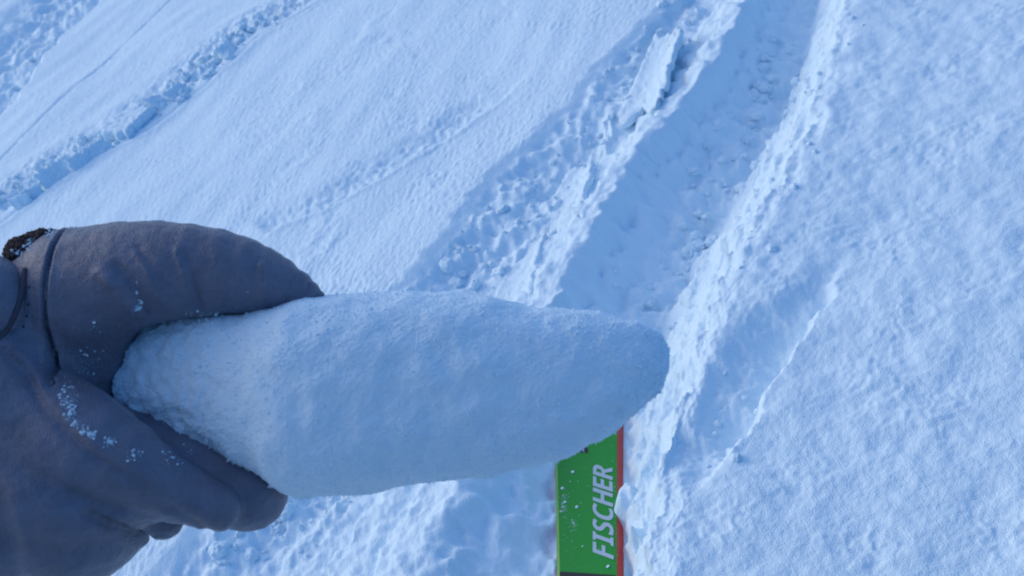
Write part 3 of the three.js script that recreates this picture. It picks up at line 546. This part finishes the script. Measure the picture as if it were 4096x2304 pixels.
  for (const [x, y, n, w] of [[-14.54, 0.22, 5, 0.05], [-14.58, -0.18, 8, 0.07], [-14.52, -0.54, 10, 0.1], [-14.64, -0.79, 14, 0.15], [-17.2, -2.7, 9, 0.35], [-17.3, -3.4, 14, 0.4], [-17.0, -3.9, 20, 0.4], [-16.75, -4.3, 34, 0.3], [-16.55, -4.7, 30, 0.25], [-16.26, -5.04, 26, 0.2], [-15.9, -5.3, 24, 0.2], [-15.66, -5.44, 20, 0.2], [-15.05, -5.74, 24, 0.25], [-16.46, -1.6, 5, 0.3], [-16.57, -2.41, 6, 0.4], [-10.45, -0.13, 2, 0.1], [-12.82, -0.99, 6, 0.2], [-12.32, -1.11, 8, 0.25], [-11.91, -1.04, 8, 0.2], [-20.2, -1.8, 16, 0.5], [-19.6, 1.4, 26, 0.35], [-19.2, 1.75, 26, 0.3], [-18.5, 2.2, 20, 0.25], [-17.5, 2.45, 16, 0.3], [-14.2, -6.2, 20, 0.35], [-13.0, -6.5, 20, 0.4], [-16.9, -3.0, 10, 0.4]])
    for (let k = 0; k < n * 3; k++) pts.push([x + w * (rr() + rr() - 1), y + w * (rr() + rr() - 1)]);
  const flField = (p) => Math.min(outer(p), chain(p, FL));
  const im = new THREE.InstancedMesh(lumps[4], crumbMat, pts.length), m = new THREE.Matrix4(), q = new THREE.Quaternion(), e = new THREE.Euler();
  pts.forEach(([x, y], k) => { const s = (0.007 + 0.05 * Math.pow(rr(), 6)); const z = front(x, y, flField); m.compose(new THREE.Vector3((x - AT[0]) / 100, (y - AT[1]) / 100, (z + s * 0.3 - AT[2]) / 100), q.setFromEuler(e.set(rr() * 6, rr() * 6, rr() * 6)), new THREE.Vector3(s / 100, s / 100, s / 100)); im.setMatrixAt(k, m); });
  im.name = 'snow_grains'; im.userData.kind = 'stuff'; im.castShadow = im.receiveShadow = true; glove.add(im);
}

// ---------------------------------------------------------------- the skier's unseen body, added behind the lens to shade hand and block; only the glove reaches into the picture
{
  const B = { // metres, joints with radii
    spine: [[-0.20, 0.62, 0.36, 0.15], [-0.24, 0.92, 0.47, 0.15], [-0.26, 1.22, 0.46, 0.16], [-0.26, 1.38, 0.44, 0.11]], neck: [[-0.26, 1.40, 0.43, 0.06], [-0.26, 1.53, 0.38, 0.06]],
    legL: [[-0.29, 0.60, 0.34, 0.10], [-0.30, 0.45, -0.06, 0.085], [-0.31, 0.08, 0.02, 0.07]], legR: [[-0.11, 0.60, 0.34, 0.10], [0.10, 0.46, -0.02, 0.085], [0.13, 0.08, 0.10, 0.07]],
    footL: [[-0.31, 0.02, 0.06, 0.06], [-0.29, 0.0, -0.16, 0.05]], footR: [[0.13, 0.07, 0.14, 0.06], [0.17, 0.06, -0.06, 0.05]],
    armL: [[-0.45, 1.33, 0.44, 0.08], [-0.60, 1.06, 0.14, 0.065], [-0.49, 0.905, -0.36, 0.06]], armR: [[-0.07, 1.33, 0.44, 0.08], [0.17, 1.10, 0.36, 0.06], [0.13, 1.06, 0.10, 0.05]], shoulders: [[-0.45, 1.33, 0.44, 0.08], [-0.07, 1.33, 0.44, 0.08]],
  };
  const field = (p) => { let d = 9; for (const C of Object.values(B)) d = smin(d, chain(p, C), 0.05); return d + 0.008 * n3(p[0] * 6, p[1] * 6, p[2] * 6); };
  const g = surfaceNet(field, [-0.76, -0.12, -0.50], [0.42, 1.62, 0.66], 0.016), P = g.attributes.position, c = new Float32Array(P.count * 3);
  for (let i = 0; i < P.count; i++) { const y = P.getY(i), k = 1 + 0.15 * n3(P.getX(i) * 20, y * 20, P.getZ(i) * 20); c.set((y > 0.64 ? [0.022, 0.028, 0.045] : y > 0.14 ? [0.02, 0.02, 0.022] : [0.05, 0.05, 0.055]).map((v) => v * k), i * 3); }
  g.setAttribute('color', new THREE.BufferAttribute(c, 3));
  const person = new THREE.Group(); person.name = numbered('person'); scene.add(person); person.position.set(-0.1, 0, 0.2); g.translate(0.1, 0, -0.2);
  tag(person, 'unseen person in dark ski clothes added behind the camera to shade the gloved hand', 'person');
  mesh('body', g, new THREE.MeshStandardMaterial({ name: 'dark_ski_clothes', color: 0xffffff, vertexColors: true, roughness: 0.85 }), person);
  const head = surfaceNet((p) => smin(smin(cone(p, [0, 0.02, 0.01, 0.098], [0, -0.05, -0.02, 0.08]), cone(p, [0, -0.03, -0.10, 0.014], [0, 0.0, -0.085, 0.01]), 0.03), Math.min(cone(p, [-0.085, -0.02, 0.0, 0.022], [-0.085, -0.04, 0.0, 0.018]), cone(p, [0.085, -0.02, 0.0, 0.022], [0.085, -0.04, 0.0, 0.018])), 0.01), [-0.13, -0.16, -0.14], [0.13, 0.14, 0.13], 0.006);
  head.translate(-0.16, 1.63, 0.16); mesh('head', head, new THREE.MeshStandardMaterial({ name: 'skin', color: new THREE.Color().setRGB(0.35, 0.20, 0.14), roughness: 0.6 }), person);
  const hat = surfaceNet((p) => Math.max(cone(p, [0, 0.04, 0.015, 0.112], [0, 0.02, 0.01, 0.110]) + 0.002 * n3(p[0] * 40, p[1] * 40, p[2] * 40), -(p[1] - 0.015 + p[2] * 0.3)), [-0.13, -0.05, -0.13], [0.13, 0.17, 0.15], 0.006);
  hat.translate(-0.16, 1.63, 0.16); mesh('wool_hat', hat, new THREE.MeshStandardMaterial({ name: 'dark_wool', color: new THREE.Color().setRGB(0.03, 0.03, 0.04), roughness: 1 }), person);
}

renderer.render(scene, camera);
